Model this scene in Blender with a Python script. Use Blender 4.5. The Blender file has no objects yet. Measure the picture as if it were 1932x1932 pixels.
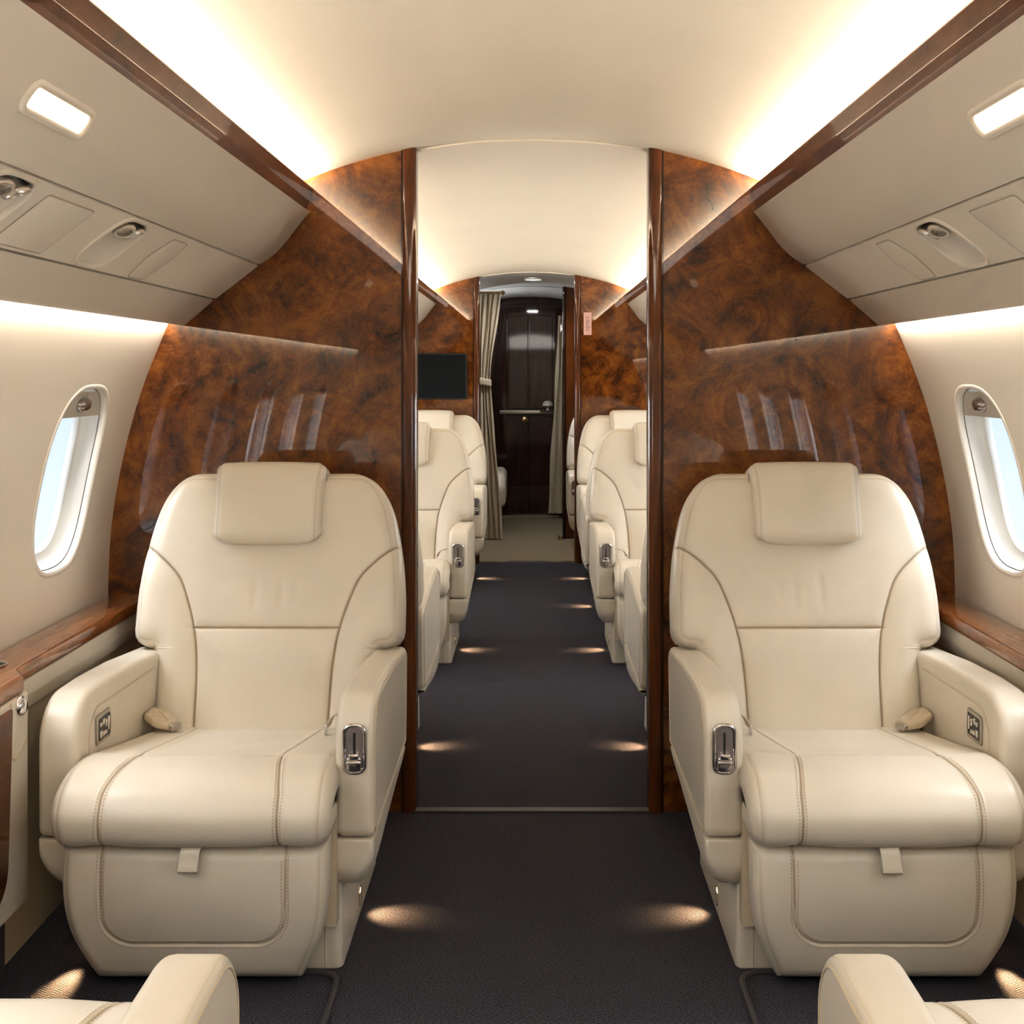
import bpy, bmesh, math, random
import numpy as np
from mathutils import Vector, Matrix
random.seed(7)
PI = math.pi
scene = bpy.context.scene
COL = scene.collection

# ------------------------------------------------------------------ helpers
class MB:
    """collects verts / faces (+ optional seam attribute)"""
    def __init__(s, mp=None):
        s.v = []; s.f = []; s.a = []; s.mp = mp
    def add(s, vs, fs, at=None):
        n = len(s.v)
        if s.mp: vs = [s.mp(*p) for p in vs]
        s.v += [tuple(p) for p in vs]
        s.f += [tuple(i + n for i in f) for f in fs]
        s.a += list(at) if at is not None else [0.0] * len(vs)
        return s
    def build(s, name, mat, parent=None, recalc=True, sharp=40):
        me = bpy.data.meshes.new(name)
        me.from_pydata(s.v, [], s.f); me.update()
        if recalc:
            bm = bmesh.new(); bm.from_mesh(me)
            bmesh.ops.recalc_face_normals(bm, faces=bm.faces[:])
            bm.to_mesh(me); bm.free()
        if any(s.a):
            at = me.attributes.new('seam', 'FLOAT', 'POINT')
            at.data.foreach_set('value', [float(x) for x in s.a])
        me.polygons.foreach_set('use_smooth', [True] * len(me.polygons))
        me.set_sharp_from_angle(angle=math.radians(sharp))
        me.materials.append(mat)
        o = bpy.data.objects.new(name, me); COL.objects.link(o)
        if parent: o.parent = parent
        return o
    def grid(s, P, closeu=False, closev=False, at=None):
        """P[i][j] -> xyz"""
        n = len(P); m = len(P[0])
        vs = [p for r in P for p in r]
        fs = []
        for i in range(n - (0 if closeu else 1)):
            for j in range(m - (0 if closev else 1)):
                a, b = i, (i + 1) % n; c, d = j, (j + 1) % m
                fs.append((a*m+c, b*m+c, b*m+d, a*m+d))
        aa = [x for r in at for x in r] if at is not None else None
        return s.add(vs, fs, aa)
    def box(s, x0, x1, y0, y1, z0, z1):
        vs = [(x, y, z) for x in (x0, x1) for y in (y0, y1) for z in (z0, z1)]
        return s.add(vs, [(0,1,3,2),(4,6,7,5),(0,4,5,1),(2,3,7,6),(0,2,6,4),(1,5,7,3)])
    def tube(s, path, r, seg=8, closed=False, caps=True):
        path = [Vector(p) for p in path]; n = len(path)
        rings = []
        prev = None
        for i, p in enumerate(path):
            if closed: t = path[(i+1) % n] - path[i-1]
            else: t = path[min(i+1, n-1)] - path[max(i-1, 0)]
            t.normalize()
            if prev is None:
                up = Vector((0,0,1)) if abs(t.z) < .9 else Vector((1,0,0))
                a = t.cross(up).normalized()
            else:
                a = (prev - t * prev.dot(t)).normalized()
            prev = a
            b = t.cross(a)
            rr = r(i/(n-1)) if callable(r) else r
            rings.append([tuple(p + (a*math.cos(2*PI*k/seg) + b*math.sin(2*PI*k/seg))*rr) for k in range(seg)])
        s.grid(rings, closeu=closed, closev=True)
        if not closed and caps:
            k = len(s.v) - n*seg
            s.f.append(tuple(k + q for q in range(seg)))
            s.f.append(tuple(k + (n-1)*seg + q for q in range(seg)))
        return s
    def puck(s, outline, c0, c1, r0, r1, mp, k=4):
        """rounded prism: outline in (a,b), extruded over c with edge radii"""
        rings = []
        def ring(c, ins):
            return [mp(a, b, c) for a, b in inset(outline, ins)]
        for i in range(k + 1):
            th = PI/2 * i / k
            if r0 > 0: rings.append(ring(c0 + r0*(1 - math.sin(th)) if False else c0 + r0*(1-math.cos(PI/2 - PI/2 + th)) , r0*(1 - math.sin(th))))
            elif i == k: rings.append(ring(c0, 0))
        for i in range(k + 1):
            th = PI/2 * i / k
            if r1 > 0: rings.append(ring(c1 - r1 + r1*math.sin(th), r1*(1 - math.cos(th))))
            elif i == 0: rings.append(ring(c1, 0))
        n0 = len(s.v); m = len(outline)
        s.grid(rings, closev=True)
        s.f.append(tuple(n0 + q for q in range(m)))
        s.f.append(tuple(n0 + (len(rings)-1)*m + q for q in range(m)))
        return s
    def lathe(s, prof, seg=24, mp=None):
        """prof: (r,h) ; axis along local z ; mp maps xyz"""
        rings = []
        for r, h in prof:
            rings.append([(r*math.cos(2*PI*q/seg), r*math.sin(2*PI*q/seg), h) for q in range(seg)])
        if mp: rings = [[mp(*p) for p in r] for r in rings]
        s.grid(rings, closev=True)
        return s

def inset(ol, d):
    if abs(d) < 1e-9: return list(ol)
    n = len(ol); out = []
    area = sum(ol[i][0]*ol[(i+1) % n][1] - ol[(i+1) % n][0]*ol[i][1] for i in range(n))
    sg = 1 if area > 0 else -1
    for i in range(n):
        p0, p, p1 = ol[i-1], ol[i], ol[(i+1) % n]
        e0 = Vector((p[0]-p0[0], p[1]-p0[1])); e1 = Vector((p1[0]-p[0], p1[1]-p[1]))
        if e0.length < 1e-9: e0 = e1
        if e1.length < 1e-9: e1 = e0
        e0.normalize(); e1.normalize()
        n0 = Vector((-e0.y, e0.x))*sg; n1 = Vector((-e1.y, e1.x))*sg
        b = n0 + n1
        if b.length < 1e-6: b = n0
        b.normalize()
        k = max(b.dot(n0), .5)
        out.append((p[0] + b.x*d/k, p[1] + b.y*d/k))
    return out

def rpoly(pts, seg=6):
    """pts: (a,b,r) -> rounded polygon"""
    out = []; n = len(pts)
    for i in range(n):
        p = Vector(pts[i][:2]); r = pts[i][2] if len(pts[i]) > 2 else 0
        a = Vector(pts[i-1][:2]) - p; b = Vector(pts[(i+1) % n][:2]) - p
        if r <= 0: out.append(tuple(p)); continue
        la, lb = a.length, b.length; a.normalize(); b.normalize()
        ang = math.acos(max(-1, min(1, a.dot(b))))
        t = min(r / math.tan(ang/2), la*.48, lb*.48); rr = t*math.tan(ang/2)
        c = p + (a + b).normalized() * (rr / math.sin(ang/2))
        s0 = p + a*t - c; s1 = p + b*t - c
        th = math.atan2(s0.x*s1.y - s0.y*s1.x, s0.dot(s1))
        for k in range(seg + 1):
            q = th*k/seg
            out.append((c.x + s0.x*math.cos(q) - s0.y*math.sin(q), c.y + s0.x*math.sin(q) + s0.y*math.cos(q)))
    return out

def rrect(a0, a1, b0, b1, r, seg=6):
    return rpoly([(a0,b0,r),(a1,b0,r),(a1,b1,r),(a0,b1,r)], seg)

def spline(pts, n):
    """centripetal-ish catmull rom, resampled uniformly by length"""
    pts = [np.array(p, float) for p in pts]
    P = [2*pts[0]-pts[1]] + pts + [2*pts[-1]-pts[-2]]
    d = []
    for i in range(1, len(P)-2):
        for k in range(24):
            t = k/24
            a, b, c, e = P[i-1], P[i], P[i+1], P[i+2]
            d.append(.5*((2*b) + (c-a)*t + (2*a-5*b+4*c-e)*t*t + (3*b-a-3*c+e)*t**3))
    d.append(pts[-1]); d = np.array(d)
    L = np.concatenate([[0], np.cumsum(np.linalg.norm(np.diff(d, axis=0), axis=1))])
    u = np.linspace(0, L[-1], n)
    return np.stack([np.interp(u, L, d[:, k]) for k in range(d.shape[1])], 1), u

def pldist(pts, line):
    """distance of pts (M,2) to polyline"""
    best = np.full(len(pts), 1e9)
    line = np.array(line, float)
    for a, b in zip(line[:-1], line[1:]):
        ab = b - a; L = ab.dot(ab) + 1e-12
        t = np.clip((pts - a).dot(ab)/L, 0, 1)
        best = np.minimum(best, np.linalg.norm(pts - (a + t[:, None]*ab), axis=1))
    return best

def empty(name, loc=(0,0,0), rz=0):
    o = bpy.data.objects.new(name, None); COL.objects.link(o)
    o.location = loc; o.rotation_euler = (0, 0, rz); o.empty_display_size = .1
    return o
def tag(o, label, cat, group=None):
    o['label'] = label; o['category'] = cat
    if group: o['group'] = group
    return o
def struct(o, label=None):
    o['kind'] = 'structure'
    if label: o['label'] = label
    return o
def dup(o, parent=None):
    c = o.copy(); COL.objects.link(c)
    if parent: c.parent = parent
    for ch in list(o.children): dup(ch, c)
    return c

# ------------------------------------------------------------------ materials
def mat(name, col, rough=.5, metal=0, coat=0, coat_ior=1.5, spec=.5, emis=None, estr=0):
    m = bpy.data.materials.new(name); m.use_nodes = True
    b = m.node_tree.nodes['Principled BSDF']
    b.inputs['Base Color'].default_value = (*col, 1)
    b.inputs['Roughness'].default_value = rough
    b.inputs['Metallic'].default_value = metal
    b.inputs['Coat Weight'].default_value = coat
    b.inputs['Coat IOR'].default_value = coat_ior
    b.inputs['Coat Roughness'].default_value = .02
    b.inputs['Specular IOR Level'].default_value = spec
    if emis:
        b.inputs['Emission Color'].default_value = (*emis, 1)
        b.inputs['Emission Strength'].default_value = estr
    return m
def nd(m, t, **kw):
    n = m.node_tree.nodes.new(t)
    for k, v in kw.items():
        if k.startswith('i_'): n.inputs[k[2:].replace('_', ' ')].default_value = v
        else: setattr(n, k, v)
    return n
def lk(m, a, ao, b, bi): m.node_tree.links.new(a.outputs[ao], b.inputs[bi])
def ramp(m, stops):
    r = nd(m, 'ShaderNodeValToRGB'); e = r.color_ramp.elements
    while len(e) < len(stops): e.new(.5)
    for q, (p, c) in zip(e, stops): q.position = p; q.color = (*c, 1)
    return r

def add_variation(m, col, scale, amt, bscale=0, bstr=0, bdist=.001, seam=False):
    b = m.node_tree.nodes['Principled BSDF']
    tc = nd(m, 'ShaderNodeTexCoord')
    n = nd(m, 'ShaderNodeTexNoise'); n.inputs['Scale'].default_value = scale; n.inputs['Detail'].default_value = 4
    lk(m, tc, 'Object', n, 'Vector')
    r = ramp(m, [(.3, tuple(c*(1-amt) for c in col)), (.7, tuple(min(1, c*(1+amt)) for c in col))])
    lk(m, n, 'Fac', r, 'Fac')
    if seam:
        at = nd(m, 'ShaderNodeAttribute', attribute_name='seam')
        mx = nd(m, 'ShaderNodeMix', data_type='RGBA', blend_type='MULTIPLY')
        mul = nd(m, 'ShaderNodeMath', operation='MULTIPLY'); mul.inputs[1].default_value = .75
        lk(m, at, 'Fac', mul, 0); lk(m, mul, 0, mx, 'Factor')
        lk(m, r, 'Color', mx, 6); mx.inputs[7].default_value = (.38, .27, .15, 1)
        m.node_tree.links.new(mx.outputs[2], b.inputs['Base Color'])
    else:
        lk(m, r, 'Color', b, 'Base Color')
    if bscale:
        v = nd(m, 'ShaderNodeTexVoronoi'); v.inputs['Scale'].default_value = bscale
        lk(m, tc, 'Object', v, 'Vector')
        bp = nd(m, 'ShaderNodeBump'); bp.inputs['Strength'].default_value = bstr; bp.inputs['Distance'].default_value = bdist
        lk(m, v, 'Distance', bp, 'Height'); lk(m, bp, 'Normal', b, 'Normal')
    return m

CREAM = (.72, .655, .55)
leather = add_variation(mat('cream_leather', CREAM, .36, spec=.5), CREAM, 5, .035, 420, .12, .0006, seam=True)
thread = mat('stitch_thread', (.42, .33, .22), .7)
piping_m = mat('leather_piping', (.62, .53, .40), .5)
gapdark = mat('dark_gap', (.05, .04, .03), .8)
WALLC = (.80, .74, .64)
wallm = add_variation(mat('cream_wall_panel', WALLC, .6), WALLC, 3, .015)
ceilm = add_variation(mat('cream_headliner', (.80, .735, .62), .75), (.80, .735, .62), 2.5, .015)
BINC = (.74, .675, .575)
binm = add_variation(mat('cream_bin_panel', BINC, .5, spec=.3), BINC, 3, .015)
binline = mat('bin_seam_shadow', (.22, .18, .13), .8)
aftceil = mat('grey_headliner', (.60, .60, .58), .7)
winwhite = mat('window_white_plastic', (.86, .86, .84), .45)
lipm = mat('window_lip_cream', (.84, .80, .73), .45)
shade_m = mat('window_shade_grey', (.62, .58, .51), .5)
chrome = mat('polished_chrome', (.72, .70, .70), .12, 1)
satin = mat('satin_metal', (.50, .47, .43), .3, 1)
brass = mat('warm_brass', (.65, .48, .28), .25, 1)
black = mat('black_plastic', (.012, .012, .012), .4)
recess_m = mat('handle_recess_grey', (.30, .27, .27), .35, .6)
screen_m = mat('black_glass_screen', (.006, .008, .010), .45, spec=.15)
beltm = add_variation(mat('belt_webbing', (.58, .49, .37), .7), (.58, .49, .37), 60, .1)
curtain_m = add_variation(mat('taupe_curtain_fabric', (.50, .43, .32), .85), (.50, .43, .32), 40, .06)
pink = mat('pink_placard', (.80, .52, .46), .6)
ink = mat('placard_ink', (.20, .08, .08), .7)
mush = mat('pale_dome', (.55, .50, .42), .4)
lampglass = mat('warm_lamp_diffuser', (1, .9, .75), .4, emis=(1, .82, .60), estr=.95)
courtesy_em = mat('courtesy_bulb', (1, .8, .5), .4, emis=(1, .72, .38), estr=9)
down_em = mat('downlight_bulb', (1, 1, 1), .4, emis=(1, .96, .88), estr=3)
trimdark = mat('carpet_binding', (.045, .043, .045), .75)
strip_m = mat('threshold_strip', (.045, .04, .036), .5)
lightstrip = mat('metal_threshold', (.75, .70, .62), .25, 1)

def burl(name, stops, scale=1.0, stretch=(1,1,1), coat_ior=1.66, crough=.015):
    m = mat(name, (.2, .07, .02), .35, coat=1, coat_ior=coat_ior, spec=.08)
    b = m.node_tree.nodes['Principled BSDF']
    b.inputs['Coat Roughness'].default_value = crough
    tc = nd(m, 'ShaderNodeTexCoord'); mp = nd(m, 'ShaderNodeMapping'); mp.inputs['Scale'].default_value = stretch
    lk(m, tc, 'Object', mp, 'Vector')
    n1 = nd(m, 'ShaderNodeTexNoise'); n1.inputs['Scale'].default_value = 3.6*scale; n1.inputs['Detail'].default_value = 5
    n1.inputs['Roughness'].default_value = .62; n1.inputs['Distortion'].default_value = 2.6
    n2 = nd(m, 'ShaderNodeTexNoise'); n2.inputs['Scale'].default_value = 8*scale; n2.inputs['Detail'].default_value = 4.5
    n2.inputs['Roughness'].default_value = .7; n2.inputs['Distortion'].default_value = 2.0
    n3 = nd(m, 'ShaderNodeTexNoise'); n3.inputs['Scale'].default_value = 130*scale; n3.inputs['Detail'].default_value = 3
    for n in (n1, n2, n3): lk(m, mp, 'Vector', n, 'Vector')
    a = nd(m, 'ShaderNodeMath', operation='MULTIPLY_ADD'); a.inputs[1].default_value = .46
    lk(m, n1, 'Fac', a, 0)
    c = nd(m, 'ShaderNodeMath', operation='MULTIPLY'); c.inputs[1].default_value = .46
    lk(m, n2, 'Fac', c, 0); lk(m, c, 0, a, 2)
    d = nd(m, 'ShaderNodeMath', operation='MULTIPLY_ADD'); d.inputs[1].default_value = .13
    lk(m, n3, 'Fac', d, 0); lk(m, a, 0, d, 2)
    r = ramp(m, stops); lk(m, d, 0, r, 'Fac'); lk(m, r, 'Color', b, 'Base Color')
    return m
BURL = [(.38, (.014, .004, .001)), (.455, (.070, .018, .0025)), (.53, (.136, .041, .005)), (.62, (.225, .079, .011))]
burlm = burl('burl_walnut_veneer', BURL)
trimw = burl('burl_trim_gloss', [(.35, (.03, .009, .003)), (.5, (.09, .029, .006)), (.65, (.15, .052, .012))], 1.3, (1, .25, 1), 1.35)
trimw.node_tree.nodes['Principled BSDF'].inputs['Coat Weight'].default_value = .6
ledgew = burl('straight_walnut_ledge', [(.36, (.10, .032, .008)), (.5, (.24, .085, .024)), (.64, (.34, .135, .045))], 2.2, (3.0, .35, 1), 1.6)
postw = burl('gloss_mahogany_post', [(.35, (.03, .008, .002)), (.5, (.085, .024, .005)), (.65, (.14, .043, .009))], 1.4, (1, 1, .12), 1.45, .06)
darkw = burl('dark_mahogany_gloss', [(.35, (.010, .003, .0015)), (.5, (.022, .007, .003)), (.65, (.045, .014, .006))], 1.0, (1.5, 1.5, .2), 1.45, .04)

def carpet(name, c0, c1, chev=True):
    m = mat(name, c0, .95, spec=.1)
    b = m.node_tree.nodes['Principled BSDF']
    tc = nd(m, 'ShaderNodeTexCoord'); sx = nd(m, 'ShaderNodeSeparateXYZ'); lk(m, tc, 'Object', sx, 'Vector')
    def mth(op, a, bv=None, cv=None):
        q = nd(m, 'ShaderNodeMath', operation=op)
        for i, v in enumerate((a, bv, cv)):
            if v is None: continue
            if isinstance(v, (int, float)): q.inputs[i].default_value = v
            else: m.node_tree.links.new(v, q.inputs[i])
        return q.outputs[0]
    nz = nd(m, 'ShaderNodeTexNoise'); nz.inputs['Scale'].default_value = 330; nz.inputs['Detail'].default_value = 3
    lk(m, tc, 'Object', nz, 'Vector')
    nl = nd(m, 'ShaderNodeTexNoise'); nl.inputs['Scale'].default_value = 30; nl.inputs['Detail'].default_value = 3
    lk(m, tc, 'Object', nl, 'Vector')
    if chev:
        tri = mth('PINGPONG', sx.outputs['X'], .0145)
        v = mth('ADD', mth('MULTIPLY', tri, .62), sx.outputs['Y'])
        v = mth('ADD', v, mth('MULTIPLY', nl.outputs['Fac'], .0035))
        st = mth('PINGPONG', v, .0034)
        st = mth('DIVIDE', st, .0034)
        f = mth('ADD', mth('MULTIPLY', st, .44), mth('MULTIPLY', nz.outputs['Fac'], .95))
        f = mth('SUBTRACT', f, .19)
    else:
        f = nz.outputs['Fac']
    r = ramp(m, [(.34, c0), (.72, c1)] if chev else [(.30, c0), (.75, c1)])
    m.node_tree.links.new(f, r.inputs['Fac'])
    lk(m, r, 'Color', b, 'Base Color')
    bp = nd(m, 'ShaderNodeBump'); bp.inputs['Strength'].default_value = .5; bp.inputs['Distance'].default_value = .002
    m.node_tree.links.new(f, bp.inputs['Height']); lk(m, bp, 'Normal', b, 'Normal')
    return m
navy = carpet('charcoal_herringbone_carpet', (.006, .006, .008), (.105, .102, .125))
beige = carpet('beige_carpet', (.17, .14, .095), (.36, .30, .21), False)

glass = bpy.data.materials.new('window_glass'); glass.use_nodes = True
nt = glass.node_tree; nt.nodes.clear()
o_ = nt.nodes.new('ShaderNodeOutputMaterial'); t_ = nt.nodes.new('ShaderNodeBsdfTransparent'); g_ = nt.nodes.new('ShaderNodeBsdfGlossy')
g_.inputs['Roughness'].default_value = .02; x_ = nt.nodes.new('ShaderNodeMixShader'); x_.inputs[0].default_value = .06
t_.inputs['Color'].default_value = (.97, .98, 1, 1)
nt.links.new(t_.outputs[0], x_.inputs[1]); nt.links.new(g_.outputs[0], x_.inputs[2]); nt.links.new(x_.outputs[0], o_.inputs['Surface'])

# ------------------------------------------------------------------ camera, world
F = 2300.0; W = 1932.0
cam = bpy.data.cameras.new('camera'); camo = bpy.data.objects.new('camera', cam); COL.objects.link(camo)
camo.location = (0, 0, 1.2); camo.rotation_euler = (PI/2, 0, 0)
cam.sensor_width = 36; cam.lens = 36*F/W
cam.shift_x = -(1003 - 966)/W; cam.shift_y = -(966 - 705)/W
cam.clip_start = .02
scene.camera = camo
scene.view_settings.view_transform = 'Standard'
scene.view_settings.look = 'None'
scene.view_settings.exposure = .30
scene.view_settings.gamma = .87
scene.cycles.use_denoising = True
scene.cycles.max_bounces = 6; scene.cycles.diffuse_bounces = 4; scene.cycles.glossy_bounces = 4; scene.cycles.transparent_max_bounces = 6
scene.cycles.use_adaptive_sampling = True; scene.cycles.adaptive_threshold = .14; scene.cycles.adaptive_min_samples = 20; scene.cycles.light_sampling_threshold = .03
scene.cycles.caustics_reflective = False; scene.cycles.caustics_refractive = False
scene.cycles.sample_clamp_indirect = 6

w = bpy.data.worlds.new('sky'); scene.world = w; w.use_nodes = True
wn = w.node_tree; bg = wn.nodes['Background']
tc = wn.nodes.new('ShaderNodeTexCoord'); sp = wn.nodes.new('ShaderNodeSeparateXYZ'); rp = wn.nodes.new('ShaderNodeValToRGB')
wn.links.new(tc.outputs['Generated'], sp.inputs[0])
mr = wn.nodes.new('ShaderNodeMapRange'); mr.inputs[1].default_value = -1; mr.inputs[2].default_value = 1
wn.links.new(sp.outputs['Z'], mr.inputs[0]); wn.links.new(mr.outputs[0], rp.inputs['Fac'])
e = rp.color_ramp.elements
e[0].position = .30; e[0].color = (.95, .97, 1, 1)
e[1].position = .95; e[1].color = (.35, .62, .95, 1)
q = e.new(.46); q.color = (.80, .90, .99, 1)
q = e.new(.56); q.color = (.48, .72, .95, 1)
wn.links.new(rp.outputs[0], bg.inputs[0]); bg.inputs[1].default_value = .95

# ------------------------------------------------------------------ cabin section curves (left side, x<0; right mirrors)
D1, D1B, D2, D2B, DEND, YBACK = 3.34, 3.40, 7.73, 7.79, 10.3, -.45
WALLPTS = [(-1.12, -.02), (-1.15, .25), (-1.160, .60), (-1.143, .844), (-1.084, 1.106), (-.998, 1.33), (-.93, 1.46), (-.87, 1.56)]
WC, WU = spline(WALLPTS, 241)
WN = np.gradient(WC, axis=0); WN = np.stack([-WN[:, 1], WN[:, 0]], 1); WN /= np.linalg.norm(WN, axis=1)[:, None]   # points outward (-x)
ub0 = float(np.interp(.945, WC[:, 1], WU))           # arc length at window centre
def wallpt(b, d=0):
    u = ub0 + b
    x = np.interp(u, WU, WC[:, 0]); z = np.interp(u, WU, WC[:, 1])
    nx = np.interp(u, WU, WN[:, 0]); nz = np.interp(u, WU, WN[:, 1])
    return x + nx*d, z + nz*d
BLO = -ub0; BHI = WU[-1] - ub0
CEILH = [(-.87, 1.56), (-.80, 1.628), (-.72, 1.682), (-.614, 1.733), (-.48, 1.780), (-.338, 1.815), (-.17, 1.841), (0, 1.849)]
cl, _ = spline(CEILH, 40)
CEIL = [tuple(p) for p in cl] + [(-p[0], p[1]) for p in cl[-2::-1]]

# floor
floor = struct(MB().box(-1.2, 1.2, YBACK, D2+.02, -.05, 0).build('floor', navy), 'charcoal herringbone carpet along the cabin')
fl2 = struct(MB().box(-1.2, 1.2, D2+.02, DEND+.1, -.05, 0).build('floor_aft', beige), 'beige carpet beyond the second bulkhead')
# ceiling
def ceil(name, y0, y1, m, lab):
    mb = MB(); ys = np.linspace(y0, y1, 12)
    mb.grid([[(x, y, z) for x, z in CEIL] for y in ys])
    return struct(mb.build(name, m, recalc=False, sharp=180), lab)
ceil('ceiling_front', YBACK, D1B-.03, ceilm, 'cream arched ceiling over the nearer cabin')
ceil('ceiling_middle', D1B-.03, D2B-.03, ceilm, 'cream arched ceiling between the two wood bulkheads')
ceil('ceiling_aft', D2B-.03, DEND+.1, aftceil, 'grey arched ceiling beyond the second bulkhead')
k = 0
for y in (D1B-.03, D2B-.03, 9.0):
    k += 1
    mb = MB(); mb.tube([(x, y, z - .001) for x, z in CEIL[26:-26]], .004, 6)
    struct(mb.build('trim_%d' % k, aftceil if y > 8 else ceilm), 'thin arched ceiling joint strip')

# side walls with window holes
def holer(th, a, b, n=2.9):
    return 1.0/((abs(math.cos(th))/a)**n + (abs(math.sin(th))/b)**n)**(1/n)
WA, WB = .168, .226
PITCH = .65
def hole_sheet(mb, a0, a1, b0, b1, ac, bc, rfn, mp, nr=8, nth=72):
    ths = [2*PI*i/nth for i in range(nth)]
    ths += [math.atan2(bb-bc, aa-ac) % (2*PI) for aa in (a0, a1) for bb in (b0, b1)]
    ths = sorted(set(round(t, 6) for t in ths))
    rings = []
    for r in range(nr + 1):
        row = []
        for th in ths:
            c, s = math.cos(th), math.sin(th)
            R = min([(a1-ac)/c if c > 1e-9 else 1e9, (a0-ac)/c if c < -1e-9 else 1e9, (b1-bc)/s if s > 1e-9 else 1e9, (b0-bc)/s if s < -1e-9 else 1e9])
            h = rfn(th); q = h + (R-h)*(r/nr)**1.5
            row.append(mp(ac + c*q, bc + s*q))
        rings.append(row)
    mb.grid(rings, closev=True)
    return mb

BAYS1 = [2.965 - PITCH*i for i in range(5)]
BAYS2 = [3.87 + PITCH*i for i in range(6)]
def wall_side(sg, name):
    mb = MB()
    mp = lambda a, b: (lambda p: (sg*p[0], a, p[1]))(wallpt(b))
    for yc in BAYS1 + BAYS2:
        hole_sheet(mb, yc-PITCH/2, yc+PITCH/2, BLO, BHI, yc, 0, lambda th: holer(th, WA, WB), mp)
    def plain(y0, y1):
        bs = np.linspace(BLO, BHI, 40)
        mb.grid([[mp(y, b) for b in bs] for y in (y0, (y0+y1)/2, y1)])
    plain(YBACK, BAYS1[-1]-PITCH/2); plain(BAYS1[0]+PITCH/2, BAYS2[0]-PITCH/2); plain(BAYS2[-1]+PITCH/2, DEND+.1)
    return struct(mb.build(name, wallm, recalc=False, sharp=60), 'cream curved side wall with oval windows, %s of the aisle' % ('left' if sg > 0 else 'right'))
wall_side(1, 'wall_left'); wall_side(-1, 'wall_right')

# windows
def make_window(sg):
    root = empty('window', (0, 0, 0))
    NT = 64
    def rings(spec):
        P = []
        for d, off in spec:
            row = []
            for i in range(NT):
                th = 2*PI*i/NT
                r = holer(th, WA+off, WB+off)
                x, z = wallpt(math.sin(th)*r, d)
                row.append((sg*x, math.cos(th)*r, z))
            P.append(row)
        return P
    MB().grid(rings([(.002, .013), (-.0010, .0115), (-.0022, .007), (-.0016, .002), (.002, -.001), (.007, -.003), (.014, -.003)]), closev=True).build('window_lip', lipm, root, False, 80)
    MB().grid(rings([(.014, -.003), (.0165, -.002), (.017, -.007)]), closev=True).build('shade_track', gapdark, root, False, 80)
    MB().grid(rings([(.017, -.004), (.015, -.005), (.019, -.009), (.034, -.013), (.036, -.016), (.048, -.024), (.054, -.031), (.0545, -.035), (.051, -.037), (.056, -.041), (.066, -.042)]), closev=True).build('window_reveal', winwhite, root, False, 50)
    mb = MB(); P = rings([(.060, -.041)])[0]
    mb.add(P, [tuple(range(NT))]); mb.build('pane', glass, root, False)
    # half-drawn shade at the top
    mb = MB(); rows = []
    for k in range(9):
        b = .150 + (WB - .012 - .150)*k/8
        hw = WA - .006
        # half width of the hole at this height
        lo, hi = 0, hw
        n = 2.9
        v = 1 - (b/(WB-.004))**n
        hwb = (WA-.004)*max(v, 0)**(1/n)
        rows.append([(sg*wallpt(b, .0145 + dd)[0], s*hwb, wallpt(b, .0145 + dd)[1]) for s, dd in ((-1, 0), (-.5, 0), (0, 0), (.5, 0), (1, 0))])
    sh = mb.grid(rows).build('window_shade', shade_m, root, False)
    mb = MB()
    def hp(x, y, z):
        p = wallpt(.182 + y*.5, .0145 - z); return (sg*p[0], x*1.0, p[1])
    mb.lathe([(0, .018), (.018, .017), (.030, .012), (.034, .004), (.034, 0)], 24, hp)
    mb.build('shade_handle', satin, sh, True)
    return root
wl = make_window(1); wr = make_window(-1)
wi = 0
for base, side in ((wl, 'left'), (wr, 'right')):
    for i, yc in enumerate(BAYS1 + BAYS2[:5]):
        wi += 1
        o = base if i == 0 else dup(base)
        o.location = (0, yc, 0); o.name = 'window_%d' % wi
        struct(o, 'oval cabin window with white reveal')

# light portals at the windows
def area(name, loc, direc, sx, sy, power, col, spread=PI, portal=False, up=None):
    l = bpy.data.lights.new(name, 'AREA'); l.shape = 'RECTANGLE'; l.size = sx; l.size_y = sy
    l.energy = power; l.color = col; l.spread = spread
    o = bpy.data.objects.new(name, l); COL.objects.link(o); o.location = loc
    z = -Vector(direc).normalized()
    y = Vector(up if up else (0, 1, 0)); y = (y - z*y.dot(z)).normalized(); x = y.cross(z)
    o.matrix_world = Matrix.Translation(loc) @ Matrix((x, y, z)).transposed().to_4x4()
    if portal: l.cycles.is_portal = True
    return o

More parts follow.
